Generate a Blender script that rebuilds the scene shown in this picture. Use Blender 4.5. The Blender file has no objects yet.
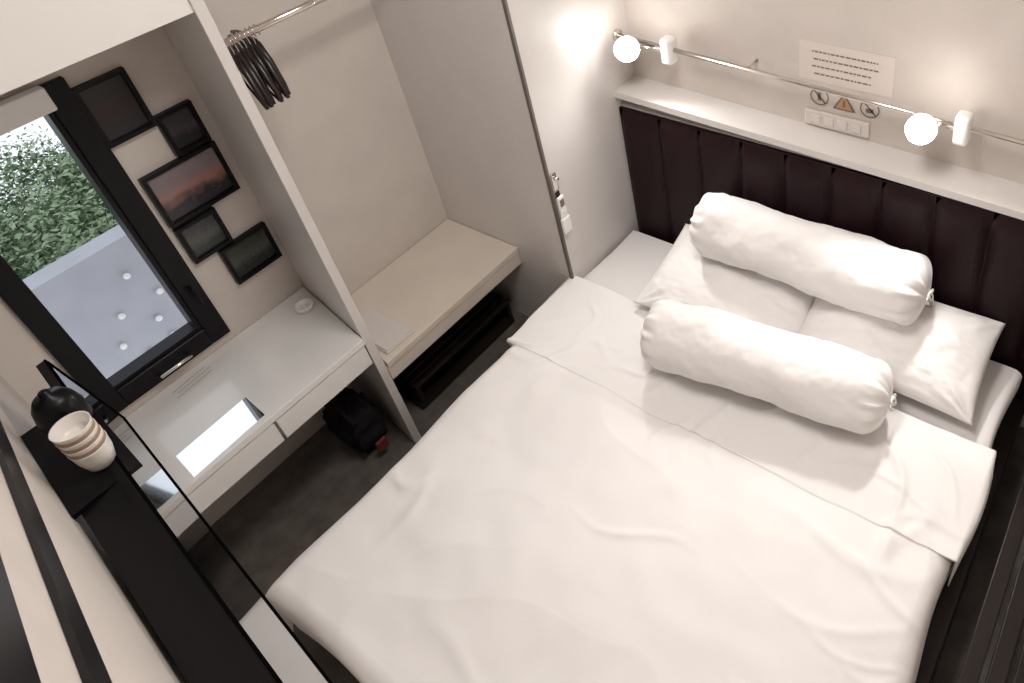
import bpy, bmesh, math, random
from mathutils import Vector, Matrix, noise
random.seed(4)
S=bpy.context.scene; COL=S.collection
S.view_settings.view_transform='Standard'
# ---------------- materials
def mat(name,col,rough=.6,metal=0,var=0,vscale=6,bump=0,bscale=40,coat=0,emit=None,es=0,sheen=0,col2=None,spec=None):
    m=bpy.data.materials.new(name);m.use_nodes=True;nt=m.node_tree;b=nt.nodes['Principled BSDF']
    b.inputs['Base Color'].default_value=(*col,1);b.inputs['Roughness'].default_value=rough;b.inputs['Metallic'].default_value=metal
    b.inputs['Coat Weight'].default_value=coat;b.inputs['Coat Roughness'].default_value=.05
    if spec is not None:b.inputs['Specular IOR Level'].default_value=spec
    if sheen:b.inputs['Sheen Weight'].default_value=sheen
    if emit:b.inputs['Emission Color'].default_value=(*emit,1);b.inputs['Emission Strength'].default_value=es
    tc=nt.nodes.new('ShaderNodeTexCoord')
    if var or col2:
        n=nt.nodes.new('ShaderNodeTexNoise');n.inputs['Scale'].default_value=vscale;n.inputs['Detail'].default_value=5
        nt.links.new(tc.outputs['Object'],n.inputs['Vector'])
        r=nt.nodes.new('ShaderNodeValToRGB');r.color_ramp.elements[0].position=.35;r.color_ramp.elements[1].position=.65
        c2=col2 or tuple(c*(1+var) for c in col);c1=tuple(c*(1-var) for c in col) if not col2 else col
        r.color_ramp.elements[0].color=(*c1,1);r.color_ramp.elements[1].color=(*[min(1,c) for c in c2],1)
        nt.links.new(n.outputs['Fac'],r.inputs['Fac']);nt.links.new(r.outputs['Color'],b.inputs['Base Color'])
    if bump:
        n=nt.nodes.new('ShaderNodeTexNoise');n.inputs['Scale'].default_value=bscale;n.inputs['Detail'].default_value=4
        nt.links.new(tc.outputs['Object'],n.inputs['Vector'])
        bp=nt.nodes.new('ShaderNodeBump');bp.inputs['Strength'].default_value=bump;bp.inputs['Distance'].default_value=.01
        nt.links.new(n.outputs['Fac'],bp.inputs['Height']);nt.links.new(bp.outputs['Normal'],b.inputs['Normal'])
    return m
M_wall=mat('wall_paint',(.62,.565,.52),.55,var=.03,bump=.05,bscale=90)
M_panel=mat('panel_laminate',(.66,.625,.60),.35,var=.02)
M_ceil=mat('ceiling_paint',(.78,.75,.72),.7)
M_floor=mat('floor_vinyl',(.12,.105,.094),.45,var=.2,vscale=14)
M_desk=mat('desk_laminate',(.76,.745,.725),.18,var=.02,coat=.4)
M_bench=mat('bench_laminate',(.68,.61,.53),.35,var=.03)
M_fab=mat('white_cotton',(.85,.825,.81),.85,bump=.08,bscale=300,sheen=.1)
M_sheet=mat('sheet_cotton',(.80,.775,.76),.85,bump=.06,bscale=300)
M_head=mat('headboard_leather',(.014,.0035,.0055),.45,var=.2,bump=.15,bscale=150,spec=.2)
M_dark=mat('dark_wood',(.013,.008,.007),.4,var=.3,spec=.3)
M_black=mat('black_metal',(.004,.0035,.005),.35,spec=.2)
M_blackgl=mat('black_gloss_screen',(.004,.004,.005),.04,coat=.8)
M_bezel=mat('black_bezel',(.003,.003,.003),.9,spec=0)
M_chrome=mat('chrome',(.75,.70,.66),.15,metal=1)
M_white=mat('white_plastic',(.85,.84,.82),.3)
M_mirror=mat('mirror_silver',(.95,.96,.98),.02,metal=1)
M_ink=mat('ink',(.20,.15,.13),.7)
M_signbk=mat('sign_backing',(.70,.63,.58),.6)
M_amber=mat('sign_amber',(.50,.30,.15),.6)
M_lamp=mat('lamp_emitter',(1,1,1),.5,emit=(1,.99,.97),es=80)
M_hang=mat('hanger_wood',(.012,.006,.006),.35)
M_bag=mat('bag_fabric',(.008,.007,.008),.8,bump=.3,bscale=60,spec=.2)
M_red=mat('red_trim',(.16,.025,.02),.5)
M_cream=mat('cream_ceramic',(.80,.76,.71),.3)
M_brown=mat('brown_stripe',(.34,.24,.17),.5)
M_seam=mat('door_seam',(.14,.12,.11),.5)
# ---------------- helpers
def link(o):COL.objects.link(o);return o
def meshobj(name,v,f,m=None,smooth=False):
    me=bpy.data.meshes.new(name);me.from_pydata([tuple(p) for p in v],[],f);me.update()
    bm=bmesh.new();bm.from_mesh(me);bmesh.ops.recalc_face_normals(bm,faces=bm.faces);bm.to_mesh(me);bm.free()
    o=link(bpy.data.objects.new(name,me))
    if m:me.materials.append(m)
    if smooth:
        for p in me.polygons:p.use_smooth=True
    return o
def finish(bm,name,m,smooth=False):
    me=bpy.data.meshes.new(name);bm.to_mesh(me);bm.free();o=link(bpy.data.objects.new(name,me));me.materials.append(m)
    if smooth:
        for p in me.polygons:p.use_smooth=True
    return o
def prism(name,xy,z0,z1,m,bev=0):
    n=len(xy);v=[(x,y,z0) for x,y in xy]+[(x,y,z1) for x,y in xy]
    f=[list(range(n))[::-1],list(range(n,2*n))]+[[i,(i+1)%n,n+(i+1)%n,n+i] for i in range(n)]
    o=meshobj(name,v,f,m)
    if bev:
        bm=bmesh.new();bm.from_mesh(o.data);bmesh.ops.bevel(bm,geom=bm.edges[:],offset=bev,segments=3,affect='EDGES',profile=.5);bm.to_mesh(o.data);bm.free()
        for p in o.data.polygons:p.use_smooth=False
    return o
def box(name,x0,x1,y0,y1,z0,z1,m,bev=0):
    return prism(name,[(x0,y0),(x1,y0),(x1,y1),(x0,y1)],z0,z1,m,bev)
def tube(name,pts,r,m,seg=14,close=False):
    pts=[Vector(p) for p in pts];n=len(pts);v=[];f=[]
    rr=r if isinstance(r,(list,tuple)) else [r]*n
    up=None
    for i,p in enumerate(pts):
        t=(pts[min(i+1,n-1)]-pts[max(i-1,0)]).normalized()
        if up is None:
            up=Vector((0,0,1)) if abs(t.z)<.9 else Vector((1,0,0))
        a=t.cross(up).normalized();b=a.cross(t).normalized();up=b
        for k in range(seg):
            th=2*math.pi*k/seg;v.append(p+(a*math.cos(th)+b*math.sin(th))*rr[i])
    for i in range(n-1):
        for k in range(seg):f.append([i*seg+k,i*seg+(k+1)%seg,(i+1)*seg+(k+1)%seg,(i+1)*seg+k])
    f.append(list(range(seg))[::-1]);f.append([(n-1)*seg+k for k in range(seg)])
    return meshobj(name,v,f,m,True)
def join(name,objs):
    bpy.ops.object.select_all(action='DESELECT')
    for o in objs:o.select_set(True)
    bpy.context.view_layer.objects.active=objs[0];bpy.ops.object.join();o=bpy.context.view_layer.objects.active
    o.name=name;o.data.name=name;return o
def group(name,objs):
    bpy.context.view_layer.update()
    c=Vector();n=0
    for o in objs:
        for q in o.bound_box:c+=o.matrix_world@Vector(q);n+=1
    e=link(bpy.data.objects.new(name,None));e.location=c/n;e.empty_display_size=.1
    bpy.context.view_layer.update()
    for o in objs:o.parent=e;o.matrix_parent_inverse=e.matrix_world.inverted()
    return e
def fbm(p,s,seed=0):return noise.fractal(Vector(p)*s+Vector((seed,seed*1.7,seed*.3)),1.0,2.0,4)
# ---------------- room shell
H=3.15;YW=.77
box('floor',-2.6,.3,-2.45,.9,-.05,0,M_floor)
box('ceiling',-2.6,.3,-2.45,.9,H,H+.05,M_ceil)
WX0,WX1,WZ0,WZ1=-1.985,-1.535,.735,1.83
join('wall_back',[box('a',-2.25,WX0,YW,YW+.1,0,H,M_wall),box('b',WX1,.3,YW,YW+.1,0,H,M_wall),
  box('c',WX0,WX1,YW,YW+.1,0,WZ0,M_wall),box('d',WX0,WX1,YW,YW+.1,WZ1,H,M_wall)])
def fw(y,off=0):return -2.11+.11*(y-.77)+off
prism('wall_left',[(fw(.77),.77),(fw(-2.3),-2.3),(fw(-2.3)-.1,-2.3),(fw(.77)-.1,.77)],0,H,M_wall)
box('wall_front',-2.6,.3,-2.4,-2.3,0,H,M_wall)
box('wall_right',.14,.24,-2.3,.0,0,H,M_wall)
box('trim_1',0.015,.14,-2.3,0,.0,1.06,M_panel)
def slant(name,x0,x1,ya,za,yb,zb,th,m):
    v=[(x0,ya,za-th),(x1,ya,za-th),(x1,ya,za),(x0,ya,za),(x0,yb,zb-th),(x1,yb,zb-th),(x1,yb,zb),(x0,yb,zb)]
    return meshobj(name,v,[[0,1,2,3],[4,5,6,7],[0,1,5,4],[1,2,6,5],[2,3,7,6],[3,0,4,7]],m)
slant('trim_2',-.012,.14,0,1.140,-2.3,1.07,.030,M_panel)
box('wall_closet',-.487,.24,0.0,YW,0,H,M_panel)
box('trim_3',-.491,-.480,-.003,.012,0,H,M_seam)
box('soffit',-2.2,-1.275,.33,YW,2.0,H,M_ceil)
pt=prism('wall_partition',[(-1.29,.32),(-1.255,.32),(-1.185,YW),(-1.22,YW)],0,H,M_panel,.003)
# ---------------- window
def window():
    p=[];y0,y1=YW-.02,YW+.06
    p.append(box('jamb_right',-1.605,WX1,y0,y1,WZ0,WZ1,M_black,.004))
    p.append(box('jamb_left',WX0,-1.92,y0,y1,WZ0,WZ1,M_black,.004))
    p.append(box('rail_bottom',-1.92,-1.605,y0,y1,WZ0,.815,M_black,.004))
    p.append(box('rail_top',-1.92,-1.605,y0,y1,1.775,WZ1,M_black,.004))
    p.append(box('inner_edge_r',-1.62,-1.605,y0+.01,y1-.01,.815,1.775,M_black))
    p.append(box('inner_edge_b',-1.92,-1.62,y0+.01,y1-.01,.815,.83,M_black))
    g=mat('window_glass',(1,1,1),.0);b=g.node_tree.nodes['Principled BSDF'];b.inputs['Transmission Weight'].default_value=1;b.inputs['IOR'].default_value=1.02
    p.append(box('pane',-1.92,-1.605,YW+.02,YW+.024,.815,1.775,g))
    p.append(box('blind_cassette',-1.99,-1.60,YW-.06,YW-.022,1.765,1.84,M_white,.006))
    p.append(tube('handle',[(-1.80,y0-.005,.775),(-1.80,y0-.03,.775),(-1.69,y0-.03,.775),(-1.69,y0-.005,.775)],.006,M_chrome))
    p.append(tube('handle_side',[(-1.57,y0-.005,1.0),(-1.57,y0-.03,1.0),(-1.57,y0-.03,.93)],.005,M_black))
    group('window_1',p)
window()
# ---------------- exterior
box('balcony_parapet',-4,1,2.0,2.12,-1.2,.6,mat('parapet_paint',(.40,.40,.44),.6,var=.05))
kn=[]
for x,z in [(-1.59,.249),(-1.471,.121),(-1.46,-.01),(-1.58,-.018),(-1.347,.019),(-1.475,.42),(-1.40,.25),(-1.66,.10)]:
    bm=bmesh.new();bmesh.ops.create_uvsphere(bm,u_segments=14,v_segments=8,radius=.016)
    bmesh.ops.transform(bm,matrix=Matrix.Translation((x,1.983,z)),verts=bm.verts);kn.append(finish(bm,'knob',M_white,True))
join('parapet_knobs',kn)
def foliage():
    v=[];f=[];mi=[]
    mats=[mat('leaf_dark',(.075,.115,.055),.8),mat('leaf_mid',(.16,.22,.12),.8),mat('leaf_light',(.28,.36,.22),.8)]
    for cl in range(300):
        cx=random.uniform(-4.2,1.2);cy=random.uniform(4.2,8.5);cz=-.9-(cy-4.2)*.33+random.uniform(-.5,.8)
        R=random.uniform(.2,.5)
        for k in range(430):
            d=Vector((random.gauss(0,1),random.gauss(0,1),random.gauss(0,1))).normalized()
            c=Vector((cx,cy,cz))+d*R*random.uniform(.55,1.15)
            s=random.uniform(.009,.024);a=Vector((random.gauss(0,1),random.gauss(0,1),random.gauss(0,.6))).normalized()
            b=a.cross(d+Vector((.3,.1,.2))*random.uniform(-1,1)).normalized()
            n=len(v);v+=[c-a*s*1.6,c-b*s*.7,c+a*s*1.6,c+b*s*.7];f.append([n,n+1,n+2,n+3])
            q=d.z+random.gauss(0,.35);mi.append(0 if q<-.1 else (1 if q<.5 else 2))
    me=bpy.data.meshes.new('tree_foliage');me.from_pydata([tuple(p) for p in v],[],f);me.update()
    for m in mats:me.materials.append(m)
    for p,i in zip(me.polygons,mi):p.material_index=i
    link(bpy.data.objects.new('tree_foliage',me))
    g=[];gf=[]
    for i in range(41):
        for j in range(31):
            x=-14+i*.6;y=2.6+j*.5;g.append((x,y,-2.0-(y-2.6)*.3+.5*fbm((x,y,0),.5,3)))
    for i in range(40):
        for j in range(30):a=i*31+j;gf.append([a,a+31,a+32,a+1])
    meshobj('hillside',g,gf,mat('hill_green',(.08,.12,.06),.9,var=.4,vscale=2),True)
foliage()
# ---------------- picture frames
def art(name,c1,c2,c3,s):
    m=bpy.data.materials.new(name);m.use_nodes=True;nt=m.node_tree;b=nt.nodes['Principled BSDF'];b.inputs['Roughness'].default_value=.25
    tc=nt.nodes.new('ShaderNodeTexCoord');sep=nt.nodes.new('ShaderNodeSeparateXYZ');n=nt.nodes.new('ShaderNodeTexNoise');n.inputs['Scale'].default_value=s
    nt.links.new(tc.outputs['Generated'],sep.inputs[0]);nt.links.new(tc.outputs['Generated'],n.inputs['Vector'])
    a=nt.nodes.new('ShaderNodeMath');a.operation='MULTIPLY_ADD';a.inputs[1].default_value=.45;nt.links.new(n.outputs['Fac'],a.inputs[0]);nt.links.new(sep.outputs['Z'],a.inputs[2])
    r=nt.nodes.new('ShaderNodeValToRGB');e=r.color_ramp.elements;e[0].position=.45;e[0].color=(*c1,1);e[1].position=.98;e[1].color=(*c3,1);k=e.new(.72);k.color=(*c2,1)
    nt.links.new(a.outputs[0],r.inputs['Fac']);nt.links.new(r.outputs['Color'],b.inputs['Base Color']);return m
def frame(x0,x1,z0,z1,am):
    t=.014;y0=YW-.022
    p=[box('bar_l',x0,x0+t,y0,YW,z0,z1,M_black),box('bar_r',x1-t,x1,y0,YW,z0,z1,M_black),box('bar_b',x0+t,x1-t,y0,YW,z0,z0+t,M_black),box('bar_t',x0+t,x1-t,y0,YW,z1-t,z1,M_black),
       box('print',x0+t,x1-t,YW-.012,YW-.001,z0+t,z1-t,am)]
    group('picture_frame',p)
frame(-1.54,-1.385,1.575,1.785,art('art_neon',(.006,.005,.007),(.028,.006,.007),(.008,.007,.009),7))
frame(-1.383,-1.262,1.445,1.60,art('art_dusk',(.01,.01,.012),(.05,.04,.045),(.03,.028,.035),5))
frame(-1.515,-1.258,1.228,1.435,art('art_sunset',(.015,.012,.015),(.30,.15,.13),(.20,.16,.17),4))
frame(-1.511,-1.366,1.06,1.215,art('art_hills',(.02,.025,.02),(.08,.09,.08),(.03,.03,.035),9))
frame(-1.428,-1.243,.885,1.052,art('art_city',(.012,.015,.012),(.07,.075,.07),(.03,.04,.03),14))
# ---------------- desk
def desk():
    zt=.69;p=[]
    p.append(prism('top',[(fw(.3)+.002,.30),(-1.296,.30),(-1.224,YW-.002),(fw(YW)+.002,YW-.002)],zt-.03,zt,M_desk,.003))
    p.append(box('drawer_front',-1.68,-1.30,.305,.325,.555,.655,M_desk,.003))
    p.append(box('drawer_front',-2.12,-1.69,.305,.325,.555,.655,M_desk,.003))
    p.append(box('drawer_body',-2.10,-1.31,.33,.72,.57,.658,M_desk))
    p.append(prism('sky_reflection_patch',[(-1.957,.312),(-1.693,.325),(-1.682,.458),(-1.944,.445)],.6895,.692,M_mirror))  # added mirror patch, stands in for the desktop's bright reflection of the sky
    group('built_in_desk',p)
desk()
def lines(name,org,ux,uy,n,w,h,gap,m):
    v=[];f=[];org=Vector(org);ux=Vector(ux);uy=Vector(uy)
    for r in range(n):
        x=random.uniform(0,.12)*w
        end=w*random.uniform(.8,1)
        while x<end:
            l=min(random.uniform(.02,.07)*w,end-x+.001)
            a=org+ux*x+uy*(r*gap);k=len(v)
            v+=[a,a+ux*l,a+ux*l+uy*h,a+uy*h];f.append([k,k+1,k+2,k+3]);x+=l+.015*w
    return meshobj(name,v,f,m)
lines('desk_notice_text',(-1.81,.675,.6915),(.98,.1,0),(0,1,0),3,.15,.005,.020,mat('faint_ink',(.42,.38,.35),.7))
def revolve(name,prof,loc,m,seg=28):
    v=[];f=[];n=len(prof)
    for r,z in prof:
        for k in range(seg):
            t=2*math.pi*k/seg;v.append((r*math.cos(t),r*math.sin(t),z))
    for i in range(n-1):
        for k in range(seg):f.append([i*seg+k,i*seg+(k+1)%seg,(i+1)*seg+(k+1)%seg,(i+1)*seg+k])
    f.append(list(range(seg)));f.append([(n-1)*seg+k for k in range(seg)])
    o=meshobj(name,v,f,m,True);o.location=loc
    return o
revolve('round_ashtray',[(.026,0),(.034,.004),(.036,.02),(.034,.024),(.028,.022),(.025,.010),(.006,.008),(.005,.02),(.001,.022)],(-1.30,.645,.691),M_white)
# ---------------- closet bench
group('closet_bench',[prism('top',[(-1.252,.31),(-.489,.31),(-.489,YW-.002),(-1.183,YW-.002)],.47,.50,M_bench,.003),
  box('fascia',-1.255,-.489,.315,.335,.40,.472,M_bench,.002)])
join('folded_towel',[box('l1',-1.22,-1.08,.34,.62,.502,.510,M_panel,.003),box('l2',-1.215,-1.085,.345,.615,.5105,.517,M_panel,.003)])
def rack():
    p=[box('base',-1.15,-.55,.42,.74,.01,.04,M_dark)]
    for i in range(7):
        p.append(box('slat',-1.15,-.55,.40+i*.045,.425+i*.045,.16,.175,M_dark,.002))
    for x in(-1.14,-.57):p.append(box('leg',x,x+.02,.42,.72,.04,.16,M_dark))
    group('shoe_rack',p)
rack()
# ---------------- closet rail + hangers
RZ=1.82;RY=.5
group('closet_rail',[tube('rod',[(-1.222,RY,RZ),(-.49,RY,RZ)],.012,M_chrome,18),tube('flange_l',[(-1.232,RY,RZ),(-1.222,RY,RZ)],.028,M_chrome,20),tube('flange_r',[(-.495,RY,RZ),(-.488,RY,RZ)],.028,M_chrome,20)])
for i in range(7):
    x=-1.165+i*.015
    parts=[]
    hook=[(0,0,-.075),(0,0,-.045),(0,.016,-.03),(0,.019,-.008),(0,.012,.012),(0,-.002,.0165),(0,-.014,.010),(0,-.018,-.004)]
    parts.append(tube('hook',hook,.002,M_chrome,8))
    W=.15
    arm=[(0,-W,-.175),(0,-W*.8,-.145),(0,-W*.4,-.098),(0,0,-.075),(0,W*.4,-.098),(0,W*.8,-.145),(0,W,-.175)]
    parts.append(tube('arm',arm,[.006,.009,.010,.011,.010,.009,.006],M_hang,10))
    parts.append(tube('bar',[(0,-W*.85,-.185),(0,W*.85,-.185)],.004,M_hang,8))
    parts.append(tube('clip',[(0,-W*.85,-.155),(0,-W*.85,-.19)],.004,M_hang,8));parts.append(tube('clip',[(0,W*.85,-.155),(0,W*.85,-.19)],.004,M_hang,8))
    o=join('coat_hanger',parts);o.location=(x,RY,RZ-.001);o.rotation_euler=(.46+random.uniform(-.06,.14),0,-.15+random.uniform(-.06,.06))
# ---------------- lock + remote on side panel
group('door_lock',[box('plate',-.478,-.452,-.012,-.0045,.925,1.01,M_chrome,.004),tube('bolt',[(-.465,-.012,.985),(-.465,-.028,.985)],.009,M_chrome),box('strike',-.478,-.452,-.010,-.0045,.885,.915,M_dark,.003)])
group('remote_control',[box('holder',-.485,-.437,-.022,-.0045,.70,.78,M_white,.006),box('body',-.48,-.442,-.018,-.006,.72,.89,M_white,.006),box('screen',-.473,-.449,-.0195,-.018,.84,.875,M_ink),
   box('button',-.467,-.455,-.0205,-.018,.80,.815,M_cream)])
# ---------------- headboard
def headboard():
    p=[box('back_board',-.002,.013,-2.28,-.005,.10,1.055,M_head)]
    y=-.008;w=.195;i=0
    while y-w>-2.28:
        v=[];f=[];n=10;mz=24
        for a in range(n+1):
            for b in range(mz+1):
                s=a/n*2-1;t=b/mz*2-1
                d=.020*(1-abs(s)**4)**.5*(1-abs(t)**16)**.5
                v.append((-.002-d,y-(a/n)*w,.12+(b/mz)*.93))
        for a in range(n):
            for b in range(mz):k=a*(mz+1)+b;f.append([k,k+1,k+mz+2,k+mz+1])
        p.append(meshobj('channel_%d'%i,v,f,M_head,True));y-=w+.004;i+=1
    group('channel_headboard',p)
headboard()
# ---------------- rod with spotlights
group('wall_rod',[tube('rod',[(.06,-.001,1.372),(.06,-2.29,1.283)],.0095,M_chrome,18),tube('flange',[(.06,-.0005,1.372),(.06,-.012,1.372)],.025,M_chrome,20),
   tube('stay',[(.06,-.62,1.348),(.139,-.62,1.348)],.006,M_chrome,12)])
def spot(y,z,off,dy,e):
    c=Vector((.0,y+off,z+.0));d=Vector((-.78,dy,.30)).normalized()
    p=[box('clamp',.030,.09,y-.026,y+.026,z-.062,z+.052,M_white,.014),
       tube('neck',[(.05,y+.02,z-.005),(.05,y+off*.6,z-.008),c-d*.02],.007,M_chrome,12)]
    p.append(tube('shade',[c-d*.065,c-d*.06,c-d*.05,c+d*.01,c+d*.012,c+d*.030],[.018,.034,.040,.042,.052,.053],M_white,32))
    p.append(tube('led',[c+d*.029,c+d*.034,c+d*.036],[.051,.051,.036],M_lamp,32))
    group('clip_spotlight',p)
    l=bpy.data.lights.new('spot_l','SPOT');l.energy=e;l.color=(1,.97,.94);l.spot_size=2.5;l.spot_blend=.8;l.shadow_soft_size=.03
    o=link(bpy.data.objects.new('spot_light',l));o.location=c+d*.065;o.rotation_euler=(d+Vector((0,0,-.75))).to_track_quat('-Z','Y').to_euler()
    l2=bpy.data.lights.new('spill_l','POINT');l2.energy=.8;l2.color=(1,.93,.87);l2.shadow_soft_size=.04
    o2=link(bpy.data.objects.new('spot_spill_light',l2));o2.location=c+Vector((-.03,-.03,.08))
spot(-.262,1.36,.165,-.62,15);spot(-1.44,1.315,.125,-.30,25)
# ---------------- sign on the wall
XS=.139
box('wall_notice',XS-.001,XS+.0005,-1.165,-.80,1.315,1.475,M_signbk)
lines('wall_notice_text',(XS-.002,-.83,1.345),(0,-1,0),(0,0,1),4,.30,.006,.030,M_ink)
def ring(name,y,z,r,m,seg=24,t=.005):
    v=[];f=[]
    for k in range(seg):
        a=2*math.pi*k/seg
        v.append((XS-.002,y+r*math.cos(a),z+r*math.sin(a)));v.append((XS-.002,y+(r-t)*math.cos(a),z+(r-t)*math.sin(a)))
    for k in range(seg):j=(k+1)%seg;f.append([2*k,2*j,2*j+1,2*k+1])
    return meshobj(name,v,f,m)
def bar(y0,z0,y1,z1,t,m):
    d=Vector((0,y1-y0,z1-z0)).normalized();n=Vector((0,-d.z,d.y))*t/2;a=Vector((XS-.002,y0,z0));b=Vector((XS-.002,y1,z1))
    return meshobj('b',[a-n,b-n,b+n,a+n],[[0,1,2,3]],m)
ic=[ring('r',-.885,1.252,.038,M_ink),bar(-.860,1.278,-.910,1.226,.006,M_ink),bar(-.885,1.27,-.885,1.235,.014,M_ink),
    ring('r',-1.085,1.248,.038,M_ink),bar(-1.060,1.274,-1.110,1.222,.006,M_ink),bar(-1.07,1.24,-1.10,1.24,.018,M_ink)]
ic.append(meshobj('t',[(XS-.0015,-.94,1.215),(XS-.0015,-1.03,1.215),(XS-.0015,-.985,1.292)],[[0,1,2]],M_ink))
ic.append(meshobj('t',[(XS-.003,-.951,1.221),(XS-.003,-1.019,1.221),(XS-.003,-.985,1.28)],[[0,1,2]],M_amber))
ic.append(meshobj('t',[(XS-.004,-.980,1.232),(XS-.004,-.990,1.232),(XS-.004,-.990,1.262),(XS-.004,-.980,1.262)],[[0,1,2,3]],M_ink))
join('safety_pictograms',ic)
sp=[box('plate',XS-.012,XS,-1.09,-.83,1.125,1.19,M_signbk,.004)]
for k in range(4):sp.append(box('rocker_%d'%k,XS-.017,XS-.012,-.895-k*.055,-.855-k*.055,1.138,1.176,M_panel,.003))
group('switch_panel',sp)
# ---------------- bed
def rbox(name,x0,x1,y0,y1,z0,z1,m,b):
    o=box(name,x0,x1,y0,y1,z0,z1,m)
    bm=bmesh.new();bm.from_mesh(o.data);bmesh.ops.bevel(bm,geom=bm.edges[:],offset=b,segments=6,affect='EDGES',profile=.5);bm.to_mesh(o.data);bm.free()
    for p in o.data.polygons:p.use_smooth=True
    return o
def ridge(x,y,s,seed):
    n=noise.noise(Vector((x*s,y*s*1.0,seed)));return (1-abs(n)*2)
def sm(t):
    t=max(0,min(1,t));return t*t*(3-2*t)
def crease(a,b,a0,b0,ang,L,wd):
    c,s=math.cos(ang),math.sin(ang);u=(a-a0)*c+(b-b0)*s;w=-(a-a0)*s+(b-b0)*c
    w+=.03*math.sin(u*5/L*.7+a0*7)
    return math.exp(-(w/wd)**2)*sm(1-abs(u)/L)
rng=random.Random(21)
CR=[]
for k in range(46):
    side=rng.random()
    if side<.45:a0=rng.uniform(-.98,-.62);b0=rng.uniform(-1.75,-.05);ang=rng.gauss(.2,.5)
    elif side<.75:a0=rng.uniform(-1.9,-.6);b0=rng.uniform(-1.8,-1.5);ang=rng.gauss(1.2,.4)
    elif side<.9:a0=rng.uniform(-1.9,-.7);b0=rng.uniform(-.25,0);ang=rng.gauss(-1.1,.4)
    else:a0=rng.uniform(-2,-.6);b0=rng.uniform(-1.7,-.1);ang=rng.uniform(0,3.14)
    CR.append((a0,b0,ang,rng.uniform(.12,.32),rng.uniform(.012,.026),rng.uniform(.3,1)))
def cloth(name,x0,x1,yl,yr,ztop,r,hang_y,hang_x0,hang_x1,amp,m,na=170,nb=170,seed=1,th=.0,fine=0):
    def fold(a,lo,hi):
        if a<lo:
            e=lo-a;q=math.pi/2*r
            if e<q:t=e/r;return lo-r*math.sin(t),r*(1-math.cos(t)),t/(math.pi/2)
            return lo-r,r+(e-q),1
        if a>hi:
            e=a-hi;q=math.pi/2*r
            if e<q:t=e/r;return hi+r*math.sin(t),r*(1-math.cos(t)),t/(math.pi/2)
            return hi+r,r+(e-q),1
        return a,0,0
    v=[];f=[]
    for i in range(na+1):
        a=(x0+r-hang_x0)+(x1-x0-2*r+hang_x0+hang_x1)*i/na
        for j in range(nb+1):
            b=(yr+r-hang_y[1])+(yl-yr-2*r+hang_y[0]+hang_y[1])*j/nb
            X,dx,tx=fold(a,x0+r,x1-r);Y,dy,ty=fold(b,yr+r,yl-r)
            w=amp*(fbm((a,b,0),1.4,seed)*.9+.25*max(0,ridge(a+.3*b,b*.7,2.6,seed))**2)
            if fine:
                for c in CR:
                    if abs(a-c[0])<.34 and abs(b-c[1])<.34:w+=fine*c[5]*crease(a,b,c[0],c[1],c[2],c[3],c[4])
            Z=ztop-max(dx,dy)-.35*min(dx,dy)+w*(1-.8*max(tx,ty))
            o=.012*math.sin(a*9+2*math.sin(b*3))*ty+.01*math.sin(b*8)*tx
            if ty>0:Y+=o*(1 if b>yl-r else -1)
            if tx>0:X+=o*(1 if a>x1-r else -1)
            v.append((X,Y,max(Z,.03)))
    for i in range(na):
        for j in range(nb):k=i*(nb+1)+j;f.append([k,k+1,k+nb+2,k+nb+1])
    o=meshobj(name,v,f,m,True)
    if th:
        md=o.modifiers.new('s','SOLIDIFY');md.thickness=th;md.offset=-1
    return o
bed=[box('base',-1.98,-.035,-1.78,-.01,.02,.19,M_dark,.01),box('side_rail',-2.0,-.035,-1.86,-1.80,.10,.22,M_dark,.01),
     rbox('mattress',-1.99,-.035,-1.795,-.008,.19,.396,M_sheet,.035)]
bed.append(cloth('fitted_sheet',-1.985,-.032,-.003,-1.812,.405,.03,(.12,.12),.0,.0,.006,M_sheet,110,110,5))
bed.append(cloth('duvet',-2.045,-.62,.015,-1.815,.423,.058,(.26,.26),.26,.0,.030,M_fab,300,300,2,.012,.009))
bed.append(cloth('duvet_fold',-.905,-.46,.02,-1.832,.427,.007,(.16,.16),.006,.006,.028,M_fab,150,340,2,.004,.012))
group('double_bed',bed)
# ---------------- dark slatted step, added to cover the lit floor and darken this side
def dark_cover():
    p=[]
    for i in range(5):p.append(box('slat',-1.35,-.15,-2.24+i*.066,-2.19+i*.066,.27,.295,M_dark,.004))
    for x in(-1.30,-.24):
        p.append(box('beam',x,x+.04,-2.24,-1.93,.235,.27,M_dark))
        for y in(-2.23,-1.97):p.append(box('leg',x,x+.04,y,y+.04,0,.235,M_dark))
    group('dark_floor_cover',p)
dark_cover()
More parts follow.
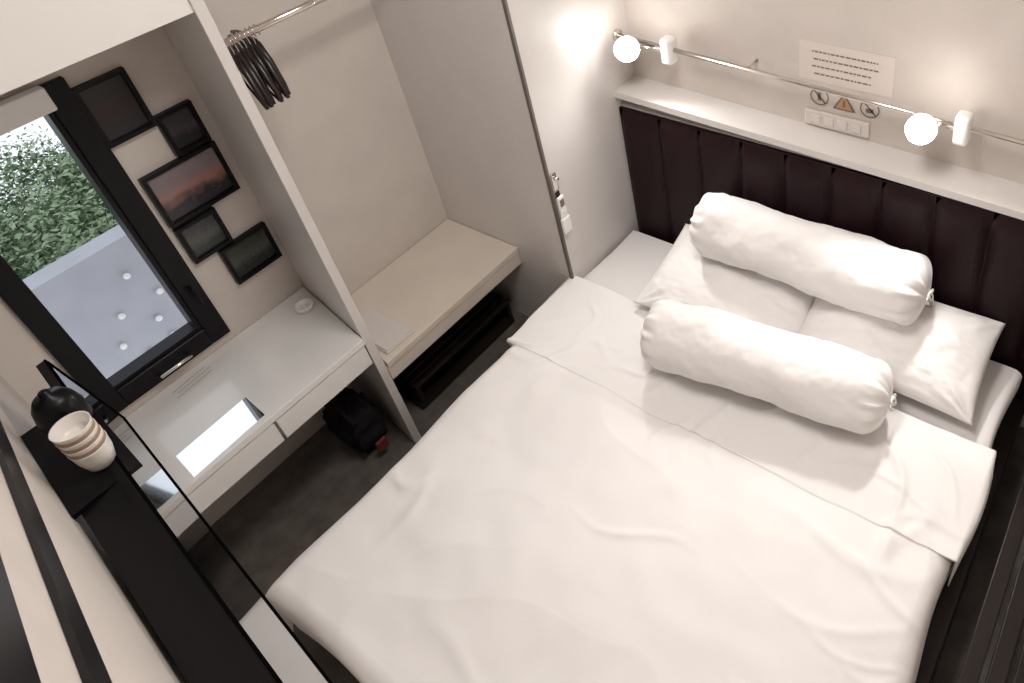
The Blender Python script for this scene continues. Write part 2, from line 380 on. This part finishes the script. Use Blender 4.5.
# ---------------- pillows
def pillow(loc,rot,a,b,h,seed):
    n=90;v=[];f=[]
    for side in(1,-1):
        for i in range(n+1):
            for j in range(n+1):
                u=i/n*2-1;w=j/n*2-1
                x=a*u*(1-.07*(1-w*w)*u*u);y=b*w*(1-.045*(1-u*u)*w*w)
                prof=max(0,(1-abs(u)**2.6))**.55*max(0,(1-abs(w)**2.6))**.55
                e=min(1-abs(u),1-abs(w))
                ca=math.atan2(abs(w)-1.05,abs(u)-1.05);cr=math.hypot(abs(w)-1,abs(u)-1)
                wr=.016*fbm((u*1.2,w*1.2,side),1.6,seed)+.008*math.sin(ca*16+seed+u)*math.exp(-(cr/.4)**2)
                z=side*(h*prof+.002)+wr*min(1,e*6)
                if side<0:z*=.55
                v.append((x,y,z))
        off=0 if side==1 else (n+1)**2
        for i in range(n):
            for j in range(n):k=off+i*(n+1)+j;f.append([k,k+1,k+n+2,k+n+1])
    o=meshobj('pillow',v,f,M_fab,True)
    bm=bmesh.new();bm.from_mesh(o.data);bmesh.ops.remove_doubles(bm,verts=bm.verts,dist=.0035);bmesh.ops.recalc_face_normals(bm,faces=bm.faces);bm.to_mesh(o.data);bm.free()
    for p in o.data.polygons:p.use_smooth=True
    o.location=loc;o.rotation_euler=rot;return o
pillow((-.268,-.705,.515),(0,-.20,.03),.228,.365,.095,3)
pillow((-.238,-1.375,.532),(.03,-.28,.03),.210,.350,.095,11)
def bolster(c,ang,L,R,tilt,seed):
    seg=120;n=150;v=[];f=[]
    for i in range(n+1):
        s=i/n*2-1;e=1-abs(s)
        q=min(1,e/.20);prof=(1-(1-q)**2.6)**.5
        pl=(1-q)**.8
        for k in range(seg):
            t=2*math.pi*k/seg
            r=R*max(prof,.13)*(1+.09*pl*math.sin(11*t+2*math.sin(2*t+seed))+.035*pl*math.sin(23*t+seed))
            r*=1+.085*fbm((s*2.0,math.cos(t)*.7,math.sin(t)*.7),1.3,seed)
            r*=1+.016*math.sin(6*t+5*s+2*math.sin(3*s+seed))*(.3+.7*abs(s))
            x=r*math.cos(t);z=r*math.sin(t)
            if z<-.8*R:z=-.8*R+(z+.8*R)*.3
            v.append((x,s*L/2,z))
    for i in range(n):
        for k in range(seg):f.append([i*seg+k,i*seg+(k+1)%seg,(i+1)*seg+(k+1)%seg,(i+1)*seg+k])
    f.append(list(range(seg)));f.append([n*seg+k for k in range(seg)])
    o=meshobj('body',v,f,M_fab,True)
    rv=[];rf=[];sg=60
    for j,(rr,yy) in enumerate([(.018,0),(.014,-.006),(.020,-.012),(.025,-.016)]):
        for k in range(sg):
            t=2*math.pi*k/sg;w=rr*(1+.25*(j/3)*math.sin(9*t))
            rv.append((w*math.cos(t),-L/2+.006+yy+.004*math.sin(7*t)*(j/3),w*math.sin(t)))
    for j in range(3):
        for k in range(sg):rf.append([j*sg+k,j*sg+(k+1)%sg,(j+1)*sg+(k+1)%sg,(j+1)*sg+k])
    r1=meshobj('ruffle',rv,rf,M_fab,True)
    md=r1.modifiers.new('s','SOLIDIFY');md.thickness=.003
    r2=tube('cord',[(.015*math.cos(a*.6),-L/2-.004,.016*math.sin(a*.6)) for a in range(12)]+[(.03,-L/2-.01,-.02),(.035,-L/2-.012,-.05)],.003,M_fab,8)
    M=Matrix.Translation(c)@Matrix.Rotation(ang,4,'Z')@Matrix.Rotation(tilt,4,'X')
    for q in(o,r1,r2):q.matrix_world=M
    group('bolster_pillow',[o,r1,r2])
bolster((-.182,-.978,.745),.0,.97,.135,0,1)
bolster((-.600,-1.01,.572),.12,.94,.132,0,7)
# ---------------- under-desk bag
def bag():
    n=28;v=[];f=[]
    for i in range(n+1):
        t=i/n;z=.27*t
        rr=(.6+.4*math.sin(min(1,t*1.6)*math.pi/2))*(1-t**4*.7)
        for k in range(48):
            a=2*math.pi*k/48;c,s=math.cos(a),math.sin(a)
            x=.085*rr*abs(c)**.5*(1 if c>0 else -1);y=.14*rr*abs(s)**.5*(1 if s>0 else -1)
            w=1+.22*fbm((c,s,t*2),2,4);v.append((x*w+.02*t,y*w,z+.02*math.sin(5*a)*t))
    for i in range(n):
        for k in range(48):f.append([i*48+k,i*48+(k+1)%48,(i+1)*48+(k+1)%48,(i+1)*48+k])
    f.append(list(range(48)));f.append([n*48+k for k in range(48)])
    b=meshobj('body',v,f,M_bag,True)
    st=tube('strap',[(-.03+.0,-.10,.20),(-.05,-.14,.27),(-.05,-.06,.33),(-.05,.04,.31),(-.03,.09,.22)],.009,M_bag)
    tr=box('red_tag',-.02,.03,-.165,-.150,.04,.10,M_red,.006)
    g=group('backpack',[b,st,tr]);g.location=Vector((-1.40,.48,0.17));return g
bag()
# ---------------- television and shelf on the left wall
def tv():
    A=Vector((-1.995,.30,1.06));d=Vector((-.13,-1.12,0)).normalized();h0=Vector((-d.y,d.x,0))
    if h0.x<0:h0=-h0
    up=(Vector((0,0,1))-h0*.15).normalized();nrm=d.cross(up).normalized()
    if nrm.x<0:nrm=-nrm
    Wd=1.35;H_=.30
    def slab(name,a0,a1,b0,b1,n0,n1,m):
        v=[]
        for n_ in(n0,n1):
            for a,b in((a0,b0),(a1,b0),(a1,b1),(a0,b1)):v.append(A+d*a+up*b+nrm*n_)
        return meshobj(name,v,[[0,1,2,3],[4,5,6,7],[0,1,5,4],[1,2,6,5],[2,3,7,6],[3,0,4,7]],m)
    p=[slab('panel',0,Wd,0,H_,-.022,0,M_black),slab('screen',.008,Wd-.008,.008,H_-.008,0,.0015,M_blackgl)]
    p.append(slab('bezel_bottom',0,Wd,-.004,.005,-.002,.004,M_bezel))
    p.append(slab('bezel_top',0,Wd,H_-.01,H_+.001,-.002,.003,M_bezel))
    p.append(slab('bezel_side',0,.007,.005,H_-.01,-.002,.004,M_bezel))
    p.append(slab('back_housing',.50,Wd-.02,.02,H_-.004,-.105,-.022,M_black))
    group('television',p)
tv()
def cups():
    p=[];c=Vector((-2.115,-.16,1.352))
    prof=[(.022,0),(.028,.003),(.036,.034),(.039,.062),(.040,.066),(.037,.064),(.034,.036),(.026,.030),(.002,.030)]
    for i in range(7):
        q=revolve('cup_%d'%i,prof,c+Vector((0,0,.011*i)),M_cream if i%2==0 else M_brown);p.append(q)
    group('cup_stack',p)
    q=revolve('kettle_body',[(.042,0),(.048,.01),(.050,.05),(.044,.08),(.032,.10),(.012,.105),(.010,.12),(.002,.123)],Vector((-2.10,.02,1.352)),M_black)
    h=tube('kettle_handle',[(-2.10,-.03,1.42),(-2.10,-.065,1.41),(-2.10,-.07,1.385),(-2.10,-.045,1.365)],.007,M_black)
    group('kettle',[q,h])
    group('wall_shelf',[prism('board',[(fw(.10,.001),.10),(fw(-.24,.001),-.24),(-2.072,-.24),(-2.045,.10)],1.337,1.35,M_black),
      prism('bracket',[(fw(-.05,.001),-.05),(fw(-.07,.001),-.07),(-2.11,-.07),(-2.11,-.05)],1.27,1.337,M_black)])
cups()
def strips():
    def P(y,z,o):return Vector((fw(y,o),y,z))
    def strip(name,pa,pb,w,m,o0=.001,o1=.02):
        (y0,z0),(y1,z1)=pa,pb
        v=[]
        for o in(o0,o1):v+=[P(y0,z0,o),P(y1,z1,o),P(y1,z1+w,o),P(y0,z0+w,o)]
        return meshobj(name,v,[[0,1,2,3],[4,5,6,7],[0,1,5,4],[1,2,6,5],[2,3,7,6],[3,0,4,7]],m)
    group('wall_handrail',[strip('lower_rail',(.3,1.415),(-1.6,1.91),.060,M_black,.001,.010),strip('upper_rail',(.0,1.69),(-1.6,2.10),.08,M_black,.001,.010)])
strips()
group('ceiling_light',[box('housing',-1.5,-.7,-1.2,-.7,H-.04,H,M_white,.005)])
def area(name,loc,rot,sx,sy,e,c):
    l=bpy.data.lights.new(name,'AREA');l.shape='RECTANGLE';l.size=sx;l.size_y=sy;l.energy=e;l.color=c
    o=link(bpy.data.objects.new(name,l));o.location=loc;o.rotation_euler=rot;return o
area('ceiling_lamp',(-1.1,-.95,H-.045),(0,0,0),.75,.45,29,(1,.955,.92))
# daylight
w=bpy.data.worlds.new('sky');S.world=w;w.use_nodes=True;nt=w.node_tree;bg=nt.nodes['Background']
sk=nt.nodes.new('ShaderNodeTexSky');sk.sky_type='HOSEK_WILKIE';sk.turbidity=6;sk.sun_direction=(-.2,-.5,.8)
mx=nt.nodes.new('ShaderNodeMixRGB');mx.inputs[0].default_value=.6;mx.inputs[2].default_value=(.9,.95,1,1)
nt.links.new(sk.outputs[0],mx.inputs[1]);nt.links.new(mx.outputs[0],bg.inputs[0]);bg.inputs[1].default_value=1.9
# ---------------- camera
R=[[0.53121,-0.84327,-0.08193],[-0.55254,-0.27151,-0.78803],[0.64227,0.46388,-0.61016]]
cd=bpy.data.cameras.new('camera');cam=link(bpy.data.objects.new('camera',cd));S.camera=cam
X=Vector(R[0]).normalized();Y=-Vector(R[1]);Y=(Y-X*Y.dot(X)).normalized();Z=X.cross(Y)
mw=Matrix(((X.x,Y.x,Z.x,-2.190),(X.y,Y.y,Z.y,-1.925),(X.z,Y.z,Z.z,2.789),(0,0,0,1)))
cam.matrix_world=mw;cd.sensor_width=36;cd.lens=770.848/1024*36;cd.shift_x=-.175;cd.shift_y=-.147;cd.clip_start=.02
